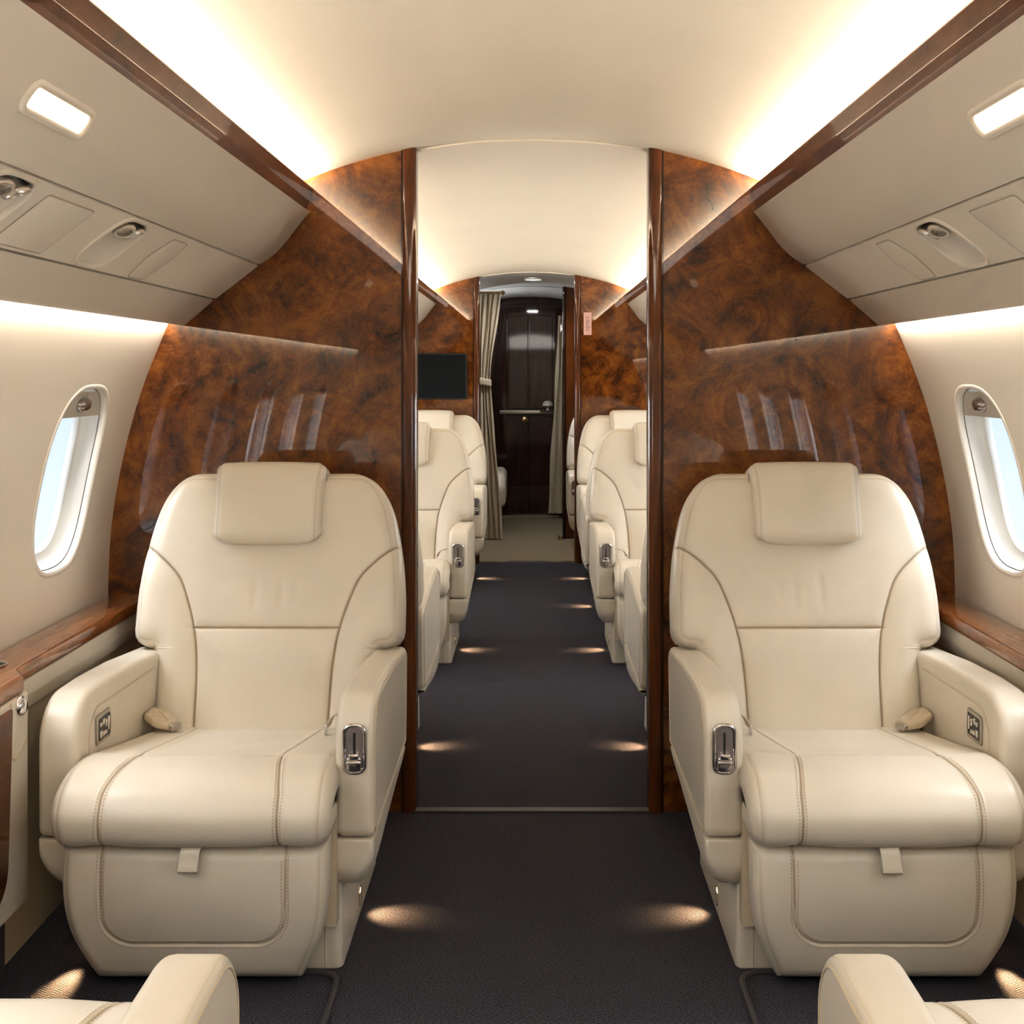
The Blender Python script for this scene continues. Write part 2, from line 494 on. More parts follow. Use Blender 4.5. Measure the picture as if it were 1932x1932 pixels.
# ------------------------------------------------------------------ bulkhead partitions
def sect_outline(xin, sg, grow=.0):
    """closed outline (x,z): aisle edge, ceiling arc, wall, floor  (left side coordinates, xin negative)"""
    pts = [(xin, 0)]
    zc = np.interp(xin, [p[0] for p in cl], [p[1] for p in cl])
    pts.append((xin, zc + grow))
    for p in cl[::-1]:
        if p[0] < xin - .01: pts.append((p[0], p[1] + grow))
    for p in WC[::-6]:
        if p[1] > .02: pts.append((p[0] - grow, p[1]))
    pts.append((WC[1][0], 0))
    return [(sg*x, z) for x, z in pts]
def post(sg, xe, y0, y1, zt, name, m):
    pass
def partition(name, xin, sg, y0, y1, m, lab, postw_=.040):
    root = empty(name); struct(root, lab)
    ol = sect_outline(-(abs(xin) + postw_), sg)
    mb = MB(); mb.puck(ol, y0, y1, 0, 0, lambda a, b, c: (a, c, b)); mb.build('veneer_panel', m, root, sharp=30)
    zt = np.interp(-abs(xin), [p[0] for p in cl], [p[1] for p in cl]) + .005
    # rounded glossy post along the aisle edge, two beads and a groove
    ym = (y0+y1)/2; hw = (y1-y0)/2 + .012
    a0 = abs(xin); a1 = abs(xin) + postw_ - .004
    ol2 = rpoly([(a0, ym-hw, .016), (a1, ym-hw, .006), (a1, ym+hw, .006), (a0, ym+hw, .016)], 6)
    mb = MB(); mb.puck(ol2, 0, zt, 0, 0, lambda a, b, c: (-sg*a, b, c)); mb.build('edge_post', postw, root)
    mb = MB(); mb.box(-sg*(a1), -sg*(a1+.005), y0-.004, y1+.004, 0, zt); mb.build('post_groove', darkw, root)
    return root
partition('wall_bulkhead_left', -.316, 1, D1, D1B, burlm, 'near burl walnut bulkhead left of the aisle')
partition('wall_bulkhead_right', .320, -1, D1, D1B, burlm, 'near burl walnut bulkhead right of the aisle')
partition('wall_rear_bulkhead_left', -.330, 1, D2, D2B, burlm, 'second burl walnut bulkhead left of the aisle, carrying the black screen')
partition('wall_rear_bulkhead_right', .272, -1, D2, D2B, burlm, 'second burl walnut bulkhead right of the aisle, carrying the pink placard')
# closing walls behind the camera and at the end
ol = sect_outline(-.0, 1)
full = [(x, z) for x, z in ol if x < -.001]
full = full + [(-x, z) for x, z in full[::-1]]
struct(MB().puck(full, YBACK-.05, YBACK, 0, 0, lambda a, b, c: (a, c, b)).build('wall_back', wallm, sharp=30), 'cream end wall')

# ------------------------------------------------------------------ overhead panels (left coords, mirrored)
UP, _ = spline([(-.607, 1.643), (-.640, 1.603), (-.678, 1.553), (-.713, 1.519), (-.745, 1.4985)], 14)
SV, _ = spline([(-.7495, 1.4945), (-.806, 1.4515), (-.865, 1.405)], 9)
LO, _ = spline([(-.8695, 1.4015), (-.915, 1.362), (-.942, 1.338), (-.953, 1.332), (-.965, 1.333)], 12)
def overhead(sg, y0, y1, label, fixtures):
    root = empty('overhead_bin', (0, 0, 0))
    tag(root, label, 'overhead bin', 'overhead bins along the cabin')
    M = lambda x, y, z: (sg*x, y, z)
    def panel(prof, name, back):
        ol = [tuple(p) for p in prof] + back
        mb = MB(); mb.puck(ol, y0, y1, .002, .002, lambda a, b, c: (sg*a, c, b), 2)
        return mb.build(name, binm, root, sharp=35)
    panel(UP, 'upper_panel', [(-.79, 1.53), (-.64, 1.655)])
    panel(LO, 'lower_panel', [(-.975, 1.345), (-.93, 1.385), (-.89, 1.42)])
    # dark gap behind joints
    mb = MB(); mb.puck([(-.738, 1.520), (-.748, 1.500), (-.870, 1.406), (-.885, 1.42)], y0+.004, y1-.004, 0, 0, lambda a, b, c: (sg*a, c, b)) if not fixtures else None
    # service strip
    U = np.array([-.792, -.611]); NV = np.array([.611, -.792])
    SVL = float(np.linalg.norm(SV[-1]-SV[0]))
    def sp(a, b, d=0):      # a along Y, b along the strip from its top edge, d out into the cabin
        t = b/SVL*(len(SV)-1); i = int(max(0, min(len(SV)-2, math.floor(t)))); f = t-i
        p = SV[i]*(1-f) + SV[i+1]*f + NV*d
        return (sg*p[0], a, p[1])
    mb = MB()
    if fixtures:
        ys = fixtures['spots']; mid = SVL*.49
        rf = lambda th: holer(th, .080, .066, 3.4)
        cur = y0
        for yc in sorted(ys):
            if yc-.105 > cur: mb.grid([[sp(a, b) for b in np.linspace(0, SVL, 8)] for a in (cur, yc-.105)])
            hole_sheet(mb, yc-.105, yc+.105, 0, SVL, yc, mid, rf, lambda a, b: sp(a, b), 4, 48)
            cur = yc+.105
        mb.grid([[sp(a, b) for b in np.linspace(0, SVL, 8)] for a in (cur, y1)])
    else:
        mb.grid([[sp(a, b) for b in np.linspace(0, SVL, 8)] for a in (y0, y1)])
    # end faces + rolled edges
    for b_, e_ in ((0, -1), (SVL, 1)):
        mb.grid([[sp(a, b_, 0), sp(a, b_ + e_*.001, -.003), sp(a, b_ + e_*.001, -.02)] for a in (y0, y1)])
    svo = mb.build('service_panel', binm, root, False, 40)
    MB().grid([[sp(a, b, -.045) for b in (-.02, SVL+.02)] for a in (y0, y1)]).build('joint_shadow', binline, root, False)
    for a in (y0, y1):
        MB().add([sp(a, 0), sp(a, SVL), sp(a, SVL, -.045), sp(a, 0, -.045)], [(0,1,2,3)]).build('end_cap', binm, svo, False)
    if not fixtures: return root
    # recessed twin spot fixtures
    for yc in ys:
        mid = SVL*.49
        fx = empty('spot_fixture'); fx.parent = root
        def ring(off, d):
            return [sp(yc + math.cos(2*PI*i/48)*holer(2*PI*i/48, .080+off, .066+off, 3.4), mid + math.sin(2*PI*i/48)*holer(2*PI*i/48, .080+off, .066+off, 3.4), d) for i in range(48)]
        MB().grid([ring(.007, 0), ring(.006, .004), ring(.001, .005), ring(-.003, .001), ring(-.004, -.006)], closev=True).build('bezel', binm, fx, False, 60)
        mb = MB(); mb.grid([ring(-.004, -.006), ring(-.010, -.025), ring(-.024, -.042), ring(-.045, -.046)], closev=True)
        mb.add(ring(-.045, -.046), [tuple(range(48))]); mb.build('recess_bowl', wallm, fx, False, 60)
        for dy, tilt in ((-.014, -.5), (.040, .5)):
            mb = MB()
            ax = Vector((sg*.35, tilt*.5 - .1, -1)).normalized()
            c = Vector(sp(yc+dy, mid-.038, -.006))
            X = ax.cross(Vector((0, 0, 1))).normalized() if abs(ax.z) < .99 else Vector((1, 0, 0)); Y = ax.cross(X)
            mpf = lambda x, y, z: tuple(c + (X*x + Y*y + ax*z)*1.12)
            mb.lathe([(0, -.026), (.012, -.026), (.015, -.02), (.016, -.004), (.019, 0), (.020, .006), (.018, .010), (.013, .010), (.012, .004), (0, .003)], 20, mpf)
            mb.build('spotlight', satin, fx, True)
        mb = MB(); mb.tube([sp(yc-.05, mid-.034, -.026), sp(yc+.05, mid-.034, -.026)], .004, 8); mb.build('spot_bar', satin, fx)
    def cover(ol, name, rad=.0011):
        c = [sp(a, b, .0006) for a, b in ol]
        mb = MB(); mb.tube(c, rad, 6, closed=True)
        ln = mb.build('cover_joint', binline2, None)
        mb = MB(); mb.puck(inset(ol, .0012), -.002, .0018, 0, .001, sp, 2)
        cv = mb.build(name, binm, root, sharp=60)
        ln.parent = cv
    for y_ in fixtures['hatches']:
        cover(rrect(y_-.10, y_+.10, .018, .138, .006, 3), 'access_cover')
    for y_ in fixtures['speakers']:
        a = [(y_-.05, .014, .014), (y_+.05, .014, .014), (y_+.074, .075, .06), (y_+.05, .142, .018), (y_-.05, .142, .018), (y_-.074, .075, .06)]
        cover(rpoly(a, 5), 'speaker_cover')
    # glowing reading light on the upper panel
    UL = float(np.linalg.norm(UP[-1]-UP[0]))
    def up_(a, b, d=0):
        t = b/UL*(len(UP)-1); i = int(max(0, min(len(UP)-2, math.floor(t)))); f = t-i
        p = UP[i]*(1-f) + UP[i+1]*f
        tn = UP[min(i+2, len(UP)-1)] - UP[max(i-1, 0)]; tn = tn/np.linalg.norm(tn)
        p = p + np.array([-tn[1], tn[0]])*d
        return (sg*p[0], a, p[1])
    for y_ in fixtures['lamps']:
        fx = empty('reading_light'); fx.parent = root
        b0, b1 = .074, .112
        ol = rpoly([(y_-.105, b0, .012), (y_+.105, b0, .02), (y_+.105, b1, .012), (y_-.105, b1, .02)], 5)
        mb = MB(); mb.grid([[up_(a, b, d) for a, b in inset(ol, i_)] for i_, d in ((-.008, 0), (-.007, .004), (-.001, .006), (.003, .003), (.003, -.001))], closev=True)
        mb.build('lamp_frame', binm, fx, False, 70)
        mb = MB(); P = [[up_(a, b, d) for a, b in inset(ol, i_)] for i_, d in ((.003, .001), (.009, .0035))]
        mb.grid(P, closev=True); mb.add(P[1], [tuple(range(len(P[1])))])
        mb.build('lamp_diffuser', lampglass, fx, False, 70)
    return root
binline2 = mat('cover_joint_line', (.40, .35, .28), .8)
overhead(1, YBACK+.02, D1-.002, 'near cream overhead bin on the left side, glowing reading light on its upper panel',
         {'spots': [2.344, 1.80, .7], 'hatches': [2.03, .98], 'speakers': [2.645], 'lamps': [1.715, .3]})
overhead(-1, YBACK+.02, D1-.002, 'near cream overhead bin on the right side, reading light cut by the photo edge',
         {'spots': [2.344, 1.80, .7], 'hatches': [2.03, .98], 'speakers': [2.645], 'lamps': [1.715, .3]})
overhead(1, D1B+.015, D2-.002, 'cream overhead bin beyond the left near bulkhead, above the black screen side', None)
overhead(-1, D1B+.015, D2-.002, 'cream overhead bin beyond the right near bulkhead, on the pink placard side', None)
# cove trims
tn = 3
for sg in (1, -1):
    for y0, y1 in ((YBACK+.01, D1-.001), (D1B+.013, D2-.001)):
        tn += 1
        ol = rpoly([(-.622, 1.640, .003), (-.608, 1.674, .05), (-.599, 1.706, .004), (-.602, 1.711, .003), (-.612, 1.711, .003), (-.634, 1.650, .003)], 5)
        mb = MB(); mb.puck(ol, y0, y1, 0, 0, lambda a, b, c: (sg*a, c, b))
        struct(mb.build('trim_%d' % tn, trimw, sharp=25), 'glossy burl cove trim above the overhead bin')

# ------------------------------------------------------------------ side ledges
def ledge(sg, y0, y1, label, notch):
    root = empty('side_ledge'); tag(root, label, 'ledge', 'wood ledges under the windows')
    yn = 2.43
    zt = .600
    def topol():
        if notch:
            return [(-1.148, y0)] + rpoly([(-1.012, y0, 0), (-1.012, yn, .02), (-1.046, yn+.055, .02), (-1.043, y1, 0)], 5)[0:] + [(-1.148, y1)]
        return [(-1.148, y0), (-1.043, y0), (-1.043, y1), (-1.148, y1)]
    mb = MB(); mb.puck(topol(), zt-.034, zt, .006, .010, lambda a, b, c: (sg*a, b, c))
    mb.build('ledge_top', ledgew, root, sharp=35)
    ys0 = yn + .03 if notch else y0
    mb = MB(); mb.puck(rpoly([(-1.052, .496, .012), (-1.048, .53, .02), (-1.052, .564, .004), (-1.075, .564, .004), (-1.075, .496, .004)], 4), ys0, y1, .003, .003, lambda a, b, c: (sg*a, c, b))
    mb.build('padded_fascia', leather, root)
    MB().box(sg*-1.095, sg*-1.068, ys0, y1, .0, .50).build('lower_side_panel', piping_m, root)
    return root
LL = ledge(1, YBACK+.01, D1-.002, 'glossy walnut ledge under the left windows beside the left front seat', True)
ledge(-1, YBACK+.01, D1-.002, 'glossy walnut ledge under the right windows beside the right front seat', False)
ledge(1, D1B+.015, D2-.002, 'walnut ledge beyond the left near bulkhead, behind the middle seats', False)
ledge(-1, D1B+.015, D2-.002, 'walnut ledge beyond the right near bulkhead, behind the middle seats', False)
# cup holder in the left ledge
cup = MB().lathe([(.040, .601), (.041, .604), (.036, .6045), (.034, .602), (.034, .601)], 32, lambda x, y, z: (x*.9-1.113, y*.9+2.50, z)).build('cup_holder_rim', chrome, LL)
MB().lathe([(.0345, .6015), (.0, .6012)], 32, lambda x, y, z: (x*.9-1.113, y*.9+2.50, z)).build('cup_holder_well', black, cup)
# cabinet under the stepped part of the ledge
cab = empty('side_cabinet'); tag(cab, 'cream side cabinet with walnut door under the left ledge', 'cabinet')
ol = rpoly([(-1.055, 1.62, 0), (-1.002, 1.62, 0), (-1.002, 2.445, .030), (-1.055, 2.445, .010)], 6)
MB().puck(ol, .15, .565, .01, .002, lambda a, b, c: (a, b, c)).build('cabinet_body', leather, cab)
MB().puck(rpoly([(1.66, .195, .05), (2.32, .195, .07), (2.345, .555, .004), (1.66, .555, .01)], 7), -1.004, -.9965, 0, .003, lambda a, b, c: (c, a, b)).build('cabinet_door', trimw, cab)
MB().tube([(-1.0015, 2.346, .565), (-1.001, 2.347, .46), (-1.001, 2.36, .452), (-1.001, 2.40, .465), (-1.004, 2.425, .50), (-1.010, 2.440, .53)], .0016, 6).build('cabinet_joint', piping_m, cab)
mb = MB(); mb.lathe([(0, .010), (.012, .009), (.018, .005), (.020, 0), (.020, -.004)], 24, lambda x, y, z: (-1.002+z, 2.392+x, .548+y)); mb.build('latch_disc', chrome, cab)
MB().box(-1.09, -1.05, 1.62, 2.43, 0, .16).build('toe_kick', trimdark, cab)

# ------------------------------------------------------------------ the seat
Y0 = 2.7
def build_seat(m):
    """m=+1: aisle arm on +x ; m=-1 mirrored. Faces local -y."""
    T3 = lambda x, Y, z: (m*x, Y - Y0, z)
    parts = {}
    root = empty('cabin_seat')
    def nb(): return MB(T3)
    # ---------- backrest
    A = np.array([2.92, .36]); B = np.array([3.10, .955]); L = np.linalg.norm(B-A)
    D = (B-A)/L; N = np.array([-D[1], D[0]])
    tk = [0, .25, .285, .30, .315, .335, .36, .5, .65, .79, .87, .925, .963, .987, 1.0]
    hk = [.272, .276, .280, .306, .322, .330, .333, .332, .323, .306, .290, .271, .249, .222, .188]
    _k = spline([(h_, t_*.62) for t_, h_ in zip(tk, hk) if t_ >= .36], 160)[0]
    tk = tk[:6] + list(_k[:, 1]/.62); hk = hk[:6] + list(_k[:, 0])
    ts = np.concatenate([np.linspace(-.07, .26, 56, endpoint=False), np.linspace(.26, .37, 40, endpoint=False), np.linspace(.37, .9, 92, endpoint=False), .9 + .1*(1-(1-np.linspace(0, 1, 32))**1.8)])
    ts = np.sort(np.concatenate([ts, [.367-.004, .367-.002, .367, .367+.002, .367+.004]]))
    wing = [(.318, .69*L), (.302, .68*L), (.262, .63*L), (.222, .56*L), (.196, .46*L), (.180, .375*L), (.170, .29*L), (.163, .15*L), (.160, -.06)]
    wing = spline(wing, 60)[0]
    cc = np.concatenate([np.linspace(0, .5, 34, endpoint=False), .5 + .1*(1-(1-np.linspace(0, 1, 16, endpoint=False))**2), .6 + .08*np.linspace(0, 1, 14, endpoint=False)**2, 1-.32*(1-np.linspace(0, 1, 26))**1.3])
    cc = np.concatenate([-cc[:0:-1], cc]); nc = len(cc)
    TT, CC = np.meshgrid(ts, cc, indexing='ij')
    HW = np.interp(TT, tk, hk); S = TT*L
    rho = np.clip(np.interp(S, wing[::-1, 1], wing[::-1, 0])/HW, .3, .985)
    aC = np.abs(CC)
    SS = np.sign(CC)*np.where(aC < .6, rho*aC/.6, rho + (1-rho)*(aC-.6)/.4)
    # near the top relax to an even spread so that the rounded corners stay smooth
    X = HW*SS
    du = HW*(1-np.abs(SS)); dv = (1-TT)*L
    dn = np.where(TT > .288, np.maximum(np.hypot(np.maximum(0, (TT-.288)*L), np.maximum(0, .279-np.abs(X))), 1e-6), 10.)
    d = (np.maximum(du, 1e-6)**-3 + np.maximum(dv, 1e-6)**-3 + dn**-3)**(-1/3)
    prof = lambda q: np.sqrt(np.maximum(0, 1-(1-np.minimum(q, 1))**2))
    TF, TB, G = .050, .055, .035
    hf = TF*prof(d/.055)
    pts = np.stack([np.abs(X).ravel(), S.ravel()], 1)
    dw = pldist(pts, wing).reshape(X.shape)
    dh = pldist(pts, [(0, .367*L), (.180, .367*L)]).reshape(X.shape)
    dse = np.minimum(dw, dh)
    de = np.where(TT > .3, np.abs(d-.020), 1.)
    groove = -.006*np.exp(-dse/.012) - .003*np.exp(-(dse/.003)**2) - .0014*np.exp(-(de/.004)**2)
    # lumbar pad belly, wing bolsters
    wx = np.interp(S, wing[::-1, 1], wing[::-1, 0])
    inside = 1/(1+np.exp((np.abs(X)-wx)/.01))
    belly = .010*(1-inside)*(TT < .68)*np.clip(dw/.05, 0, 1) + .006*inside*(TT < .36)*np.clip(dse/.06, 0, 1)
    wr = np.zeros_like(X)
    for (xc, t0, t1, a, wd, sl) in ((-.035, .42, .60, .0026, .009, .02), (.030, .42, .58, .0026, .008, 0), (.062, .44, .57, .0015, .007, .1), (-.10, .50, .68, .0018, .018, -.7), (.105, .48, .66, .0018, .018, .65), (-.16, .375, .41, .003, .006, -2), (.16, .375, .41, .003, .006, 2)):
        xl = xc + sl*(TT-t0)*L
        env = np.clip((TT-t0)/.05, 0, 1)*np.clip((t1-TT)/.05, 0, 1)
        wr += -1.7*a*env*np.exp(-((X-xl)/wd)**2)
    nF = -TF + hf + (groove + belly)*prof(d/.03) + wr
    nBk = -TF - G - TB*prof(d/.09)*(1 + .25*(1-SS**2))
    seam = .9*np.exp(-(dse/.0024)**2) + .4*np.exp(-(de/.0018)**2)
    def place(n):
        P = A[None, None, :] + D*(S[..., None]) + N*n[..., None]
        return np.stack([X, P[..., 0], P[..., 1]], -1)
    PF = place(nF); PB = place(nBk)
    mb = nb()
    mb.grid(PF.tolist(), at=seam.tolist())
    nF_ = len(ts)*nc
    mb.grid(PB.tolist())
    bl = [i*nc for i in range(len(ts))] + [(len(ts)-1)*nc + j for j in range(1, nc)] + [i*nc + nc-1 for i in range(len(ts)-2, -1, -1)]
    for a, b in zip(bl[:-1], bl[1:]): mb.f.append((a, b, b+nF_, a+nF_))
    back = mb.build('backrest', leather, root, sharp=70)
    parts['back'] = back
    # lay the backrest origin at its hinge so that it can be reclined
    # ---------- swept pads (headrest, seat cushion)
    def swept(path, n, hwf, r, ext, disp=None, ncol=90, seamf=None):
        P, U = spline(path, n)
        tg = np.gradient(P, axis=0); tg /= np.linalg.norm(tg, axis=1)[:, None]
        NN = np.stack([tg[:, 1], -tg[:, 0]], 1)
        lin = np.linspace(-1, 1, ncol); lin = np.sign(lin)*(1-(1-np.abs(lin))**1.35)
        rows = []; at = []
        hwv = np.array([hwf(u/U[-1], u, U[-1]) for u in U])
        UU, SS = np.meshgrid(U, lin, indexing='ij'); HH = hwv[:, None]
        X = HH*SS; d = HH*(1-np.abs(SS))
        off = -(r - np.sqrt(np.maximum(0, r*r - np.maximum(r-d, 0)**2)))
        sm = np.zeros_like(X)
        if disp is not None:
            dd, sm = disp(X, UU, d, P); off = off + dd
        XX = np.concatenate([X[:, :1], X, X[:, -1:]], 1)
        OO = np.concatenate([off[:, :1]-ext, off, off[:, -1:]-ext], 1)
        SM = np.concatenate([sm[:, :1]*0, sm, sm[:, -1:]*0], 1)
        Q = P[:, None, :] + NN[:, None, :]*OO[..., None]
        G3 = np.stack([XX, Q[..., 0], Q[..., 1]], -1)
        def pos(u, x, lift):
            i = np.interp(u, U, np.arange(len(U))); i0 = int(min(i, len(U)-2)); f = i-i0
            j = int(np.argmin(np.abs(X[int(round(i))] - x)))
            p = P[i0]*(1-f) + P[i0+1]*f; nn = NN[i0]
            o = off[int(round(i)), j] + lift
            return Vector((x, *(p + nn*o))), Vector((0, *nn))
        return G3, SM, pos, U, P
    # ---------- headrest
    hp = [(-.012, .434), (.020, .434), (.035, .450), (.040, .480), (.041, .53), (.039, .585), (.031, .618), (.012, .637), (-.03, .642), (-.08, .640), (-.115, .62), (-.125, .58)]
    hp = [tuple(A + D*s_ + N*n_) for n_, s_ in hp]
    def hwh(f, u, Lu):
        r = .032; uu = max(0, u-.022)
        q = .133 + .006*min(1, max(0, (u-.15)/.1))
        if uu < r: q -= r - math.sqrt(max(0, r*r - (r-uu)**2))
        return q
    def hdisp(X, U, d, P):
        e = np.abs(d-.012)
        return -.0015*np.exp(-(e/.003)**2) + .003*np.clip(d/.1, 0, 1), .4*np.exp(-(e/.0018)**2)
    # spline orientation: normal must look outwards (towards the viewer / up)
    G3, SM, _, _, _ = swept(hp[::-1], 90, lambda f, u, Lu: hwh(1-f, Lu-u, Lu), .026, .03, hdisp, 70)
    G3[..., 0] -= .009; mb = nb(); mb.grid(G3.tolist(), at=SM.tolist()); parts['head'] = mb.build('headrest', leather, back, sharp=75)
    # ---------- seat cushion
    cp = [(2.99, .345), (2.90, .357), (2.75, .382), (2.60, .408), (2.51, .424), (2.44, .430), (2.375, .424), (2.325, .402), (2.300, .368), (2.298, .335), (2.312, .308), (2.345, .297), (2.42, .296)]
    LEN = {}
    def seam_x(u, Lc): return np.interp(u, [0, Lc['h'], Lc['h']+.06, Lc['h']+.16, 1], [.152, .145, .152, .168, .172])
    def cdisp(X, U, d, P):
        Yp = P[:, 0]; Up = U[:, 0]
        iroll = int(np.argmin(Yp)); uh = float(np.interp(-2.475, -Yp[:iroll], Up[:iroll]))
        LEN['h'] = uh
        sx = seam_x(U, LEN); ds = np.abs(np.abs(X)-sx)
        dh = np.where(np.abs(X) < sx, np.abs(U-uh), np.hypot(U-uh, np.abs(X)-sx))
        front = U > uh
        dd = -.0026*np.exp(-ds/.010) - .0014*np.exp(-(ds/.002)**2)
        dd += np.where(np.abs(X) < sx, -.004*np.exp(-dh/.015), 0)
        ins = 1/(1+np.exp((np.abs(X)-sx)/.006))/(1+np.exp((U-uh)/.008))
        dd += -.006*ins*np.clip(np.minimum(ds, dh)/.02, 0, 1)
        # double top-stitch ridge on the front roll
        dd += np.where(front, .0012*(np.exp(-((ds-.0065)/.003)**2)), 0)
        es = np.abs(d-.022)
        dd += np.where(front, -.0015*np.exp(-(es/.003)**2), 0)
        dd += .004*np.clip(ds/.08, 0, 1)*front + .0012*np.sin(X*40+U*30)*np.exp(-((X-.04)/.06)**2)*ins
        sm = .9*np.exp(-(ds/.0022)**2)*np.where(front, 1, .8) + .4*np.exp(-(dh/.002)**2)*(np.abs(X) < sx) + np.where(front, .5*np.exp(-(es/.002)**2), 0)
        return dd, np.clip(sm, 0, 1)
    # path runs back -> front; its left normal points down, so reverse and mirror the parameter
    cpr = cp
    def cushion():
        P, U = spline(cpr, 190)
        tg = np.gradient(P, axis=0); tg /= np.linalg.norm(tg, axis=1)[:, None]
        NN = np.stack([tg[:, 1], -tg[:, 0]], 1)       # right-hand normal = up / forward
        iroll = int(np.argmin(P[:, 0])); uh = float(np.interp(-2.475, -P[:iroll, 0], U[:iroll])); LEN['h'] = uh
        cc = np.concatenate([np.linspace(0, .5, 30, endpoint=False), .5 + .1*(1-(1-np.linspace(0, 1, 16, endpoint=False))**2), .6 + .1*np.linspace(0, 1, 14, endpoint=False)**2, 1-.3*(1-np.linspace(0, 1, 22))**1.3])
        cc = np.concatenate([-cc[:0:-1], cc])
        UU, CC = np.meshgrid(U, cc, indexing='ij')
        HH = np.interp(U, [0, .4, .62, .72, .8], [.262, .264, .268, .268, .264])[:, None]
        rho = (seam_x(U, LEN)/HH[:, 0])[:, None]; aC = np.abs(CC)
        SS = np.sign(CC)*np.where(aC < .6, rho*aC/.6, rho + (1-rho)*(aC-.6)/.4)
        X = HH*SS; d = HH*(1-np.abs(SS)); r = .038
        off = -(r - np.sqrt(np.maximum(0, r*r - np.maximum(r-d, 0)**2)))
        dd, sm = cdisp(X, UU, d, P); off = off + dd
        XX = np.concatenate([X[:, :1]*.99, X, X[:, -1:]*.99], 1)
        OO = np.concatenate([off[:, :1]-.02, off, off[:, -1:]-.02], 1)
        SM = np.concatenate([sm[:, :1]*0, sm, sm[:, -1:]*0], 1)
        Q = P[:, None, :] + NN[:, None, :]*OO[..., None]
        G3 = np.stack([XX, Q[..., 0], Q[..., 1]], -1)
        def pos(u, x, lift):
            i = float(np.interp(u, U, np.arange(len(U)))); i0 = int(min(i, len(U)-2)); f = i-i0
            j = int(np.argmin(np.abs(X[int(round(i))] - x)))
            p = P[i0]*(1-f) + P[i0+1]*f
            return Vector((x, *(p + NN[i0]*(off[int(round(i)), j] + lift)))), Vector((0, *NN[i0]))
        return G3, SM, pos, U
    G3, SM, cpos, CU = cushion()
    mb = nb(); mb.grid(G3.tolist(), at=SM.tolist()); cush = mb.build('seat_cushion', leather, root, sharp=75)
    def dashes(mb, fpos, us, xf, lift=.0006, ln=.0036, wd=.0010):
        for u in us:
            p0, n = fpos(u-ln/2, xf(u-ln/2), lift); p1, _ = fpos(u+ln/2, xf(u+ln/2), lift)
            t = (p1-p0)
            if t.length < 1e-6: continue
            sd = t.normalized().cross(n)*wd*.5*1.6
            mb.add([tuple(p0+sd), tuple(p0-sd), tuple(p1-sd), tuple(p1+sd)], [(0, 1, 2, 3)])
    for sgn in (-1, 1):
        for o_ in (-.0068, .0068):
            mb = nb()
            dashes(mb, cpos, np.arange(LEN['h']+.035, CU[-1]-.10, .0064), lambda u: sgn*(float(seam_x(u, LEN))+o_))
            mb.build('stitching', thread, cush, False)
    # ---------- leg rest
    zt, zb = .293, .014
    zs = np.concatenate([zt - .02*(1-np.cos(np.linspace(0, PI/2, 12))), np.linspace(zt-.024, zb+.03, 90), zb + .03*(1-np.sin(np.linspace(.02, PI/2, 16)))])
    _h = spline([(.196, .010), (.207, .030), (.222, .065), (.240, .108), (.251, .155), (.2555, .21), (.2555, .31)], 80)[0]; hzk = _h[:, 1]; hhk = _h[:, 0]
    ss = np.linspace(-1, 1, 130); ss = np.sign(ss)*(1-(1-np.abs(ss))**1.25)
    ZZ, SS = np.meshgrid(zs, ss, indexing='ij')
    HH = np.interp(ZZ, hzk, hhk); X = HH*SS
    d = (np.maximum(HH*(1-np.abs(SS)), 1e-6)**-3 + np.maximum(zt-ZZ, 1e-6)**-3 + np.maximum((ZZ-zb)*1.0, 1e-6)**-3)**(-1/3)
    yb = 2.333 + .055*np.clip((.24-ZZ)/.24, 0, 1)**2.2 + .012*np.clip((ZZ-.2)/.1, 0, 1)**2
    U_ = rpoly([(-.177, .40, 0), (-.177, .100, .062), (.177, .100, .062), (.177, .40, 0)], 10)
    dq = pldist(np.stack([X.ravel(), ZZ.ravel()], 1), U_).reshape(X.shape)
    es = np.abs(HH*(1-np.abs(SS))-.014) + .05*np.clip(.03-(zt-ZZ), 0, 1)
    yf = yb - .030*prof(d/.03) + .030 + .003*np.exp(-dq/.008) + .0016*np.exp(-(dq/.0025)**2) - .001*np.exp(-((dq-.0065)/.003)**2) + .0015*np.exp(-(es/.003)**2) - .004*np.clip(dq/.08, 0, 1)
    sm = .8*np.exp(-(dq/.0020)**2) + .45*np.exp(-(es/.0018)**2)*(np.abs(SS) > .8)
    ybk = yb + .030 + .05*prof(d/.05) + .02
    mb = nb(); PF = np.stack([X, yf, ZZ], -1); PB = np.stack([X, ybk, ZZ], -1)
    mb.grid(PF.tolist(), at=np.clip(sm, 0, 1).tolist()); mb.grid(PB.tolist())
    n, c = len(zs), len(ss); nn = n*c
    bl = [i*c for i in range(n)] + [(n-1)*c+j for j in range(1, c)] + [i*c+c-1 for i in range(n-2, -1, -1)] + [j for j in range(c-2, -1, -1)]
    for a, b in zip(bl[:-1], bl[1:]): mb.f.append((a, b, b+nn, a+nn))
    leg = mb.build('leg_rest', leather, root, sharp=70)
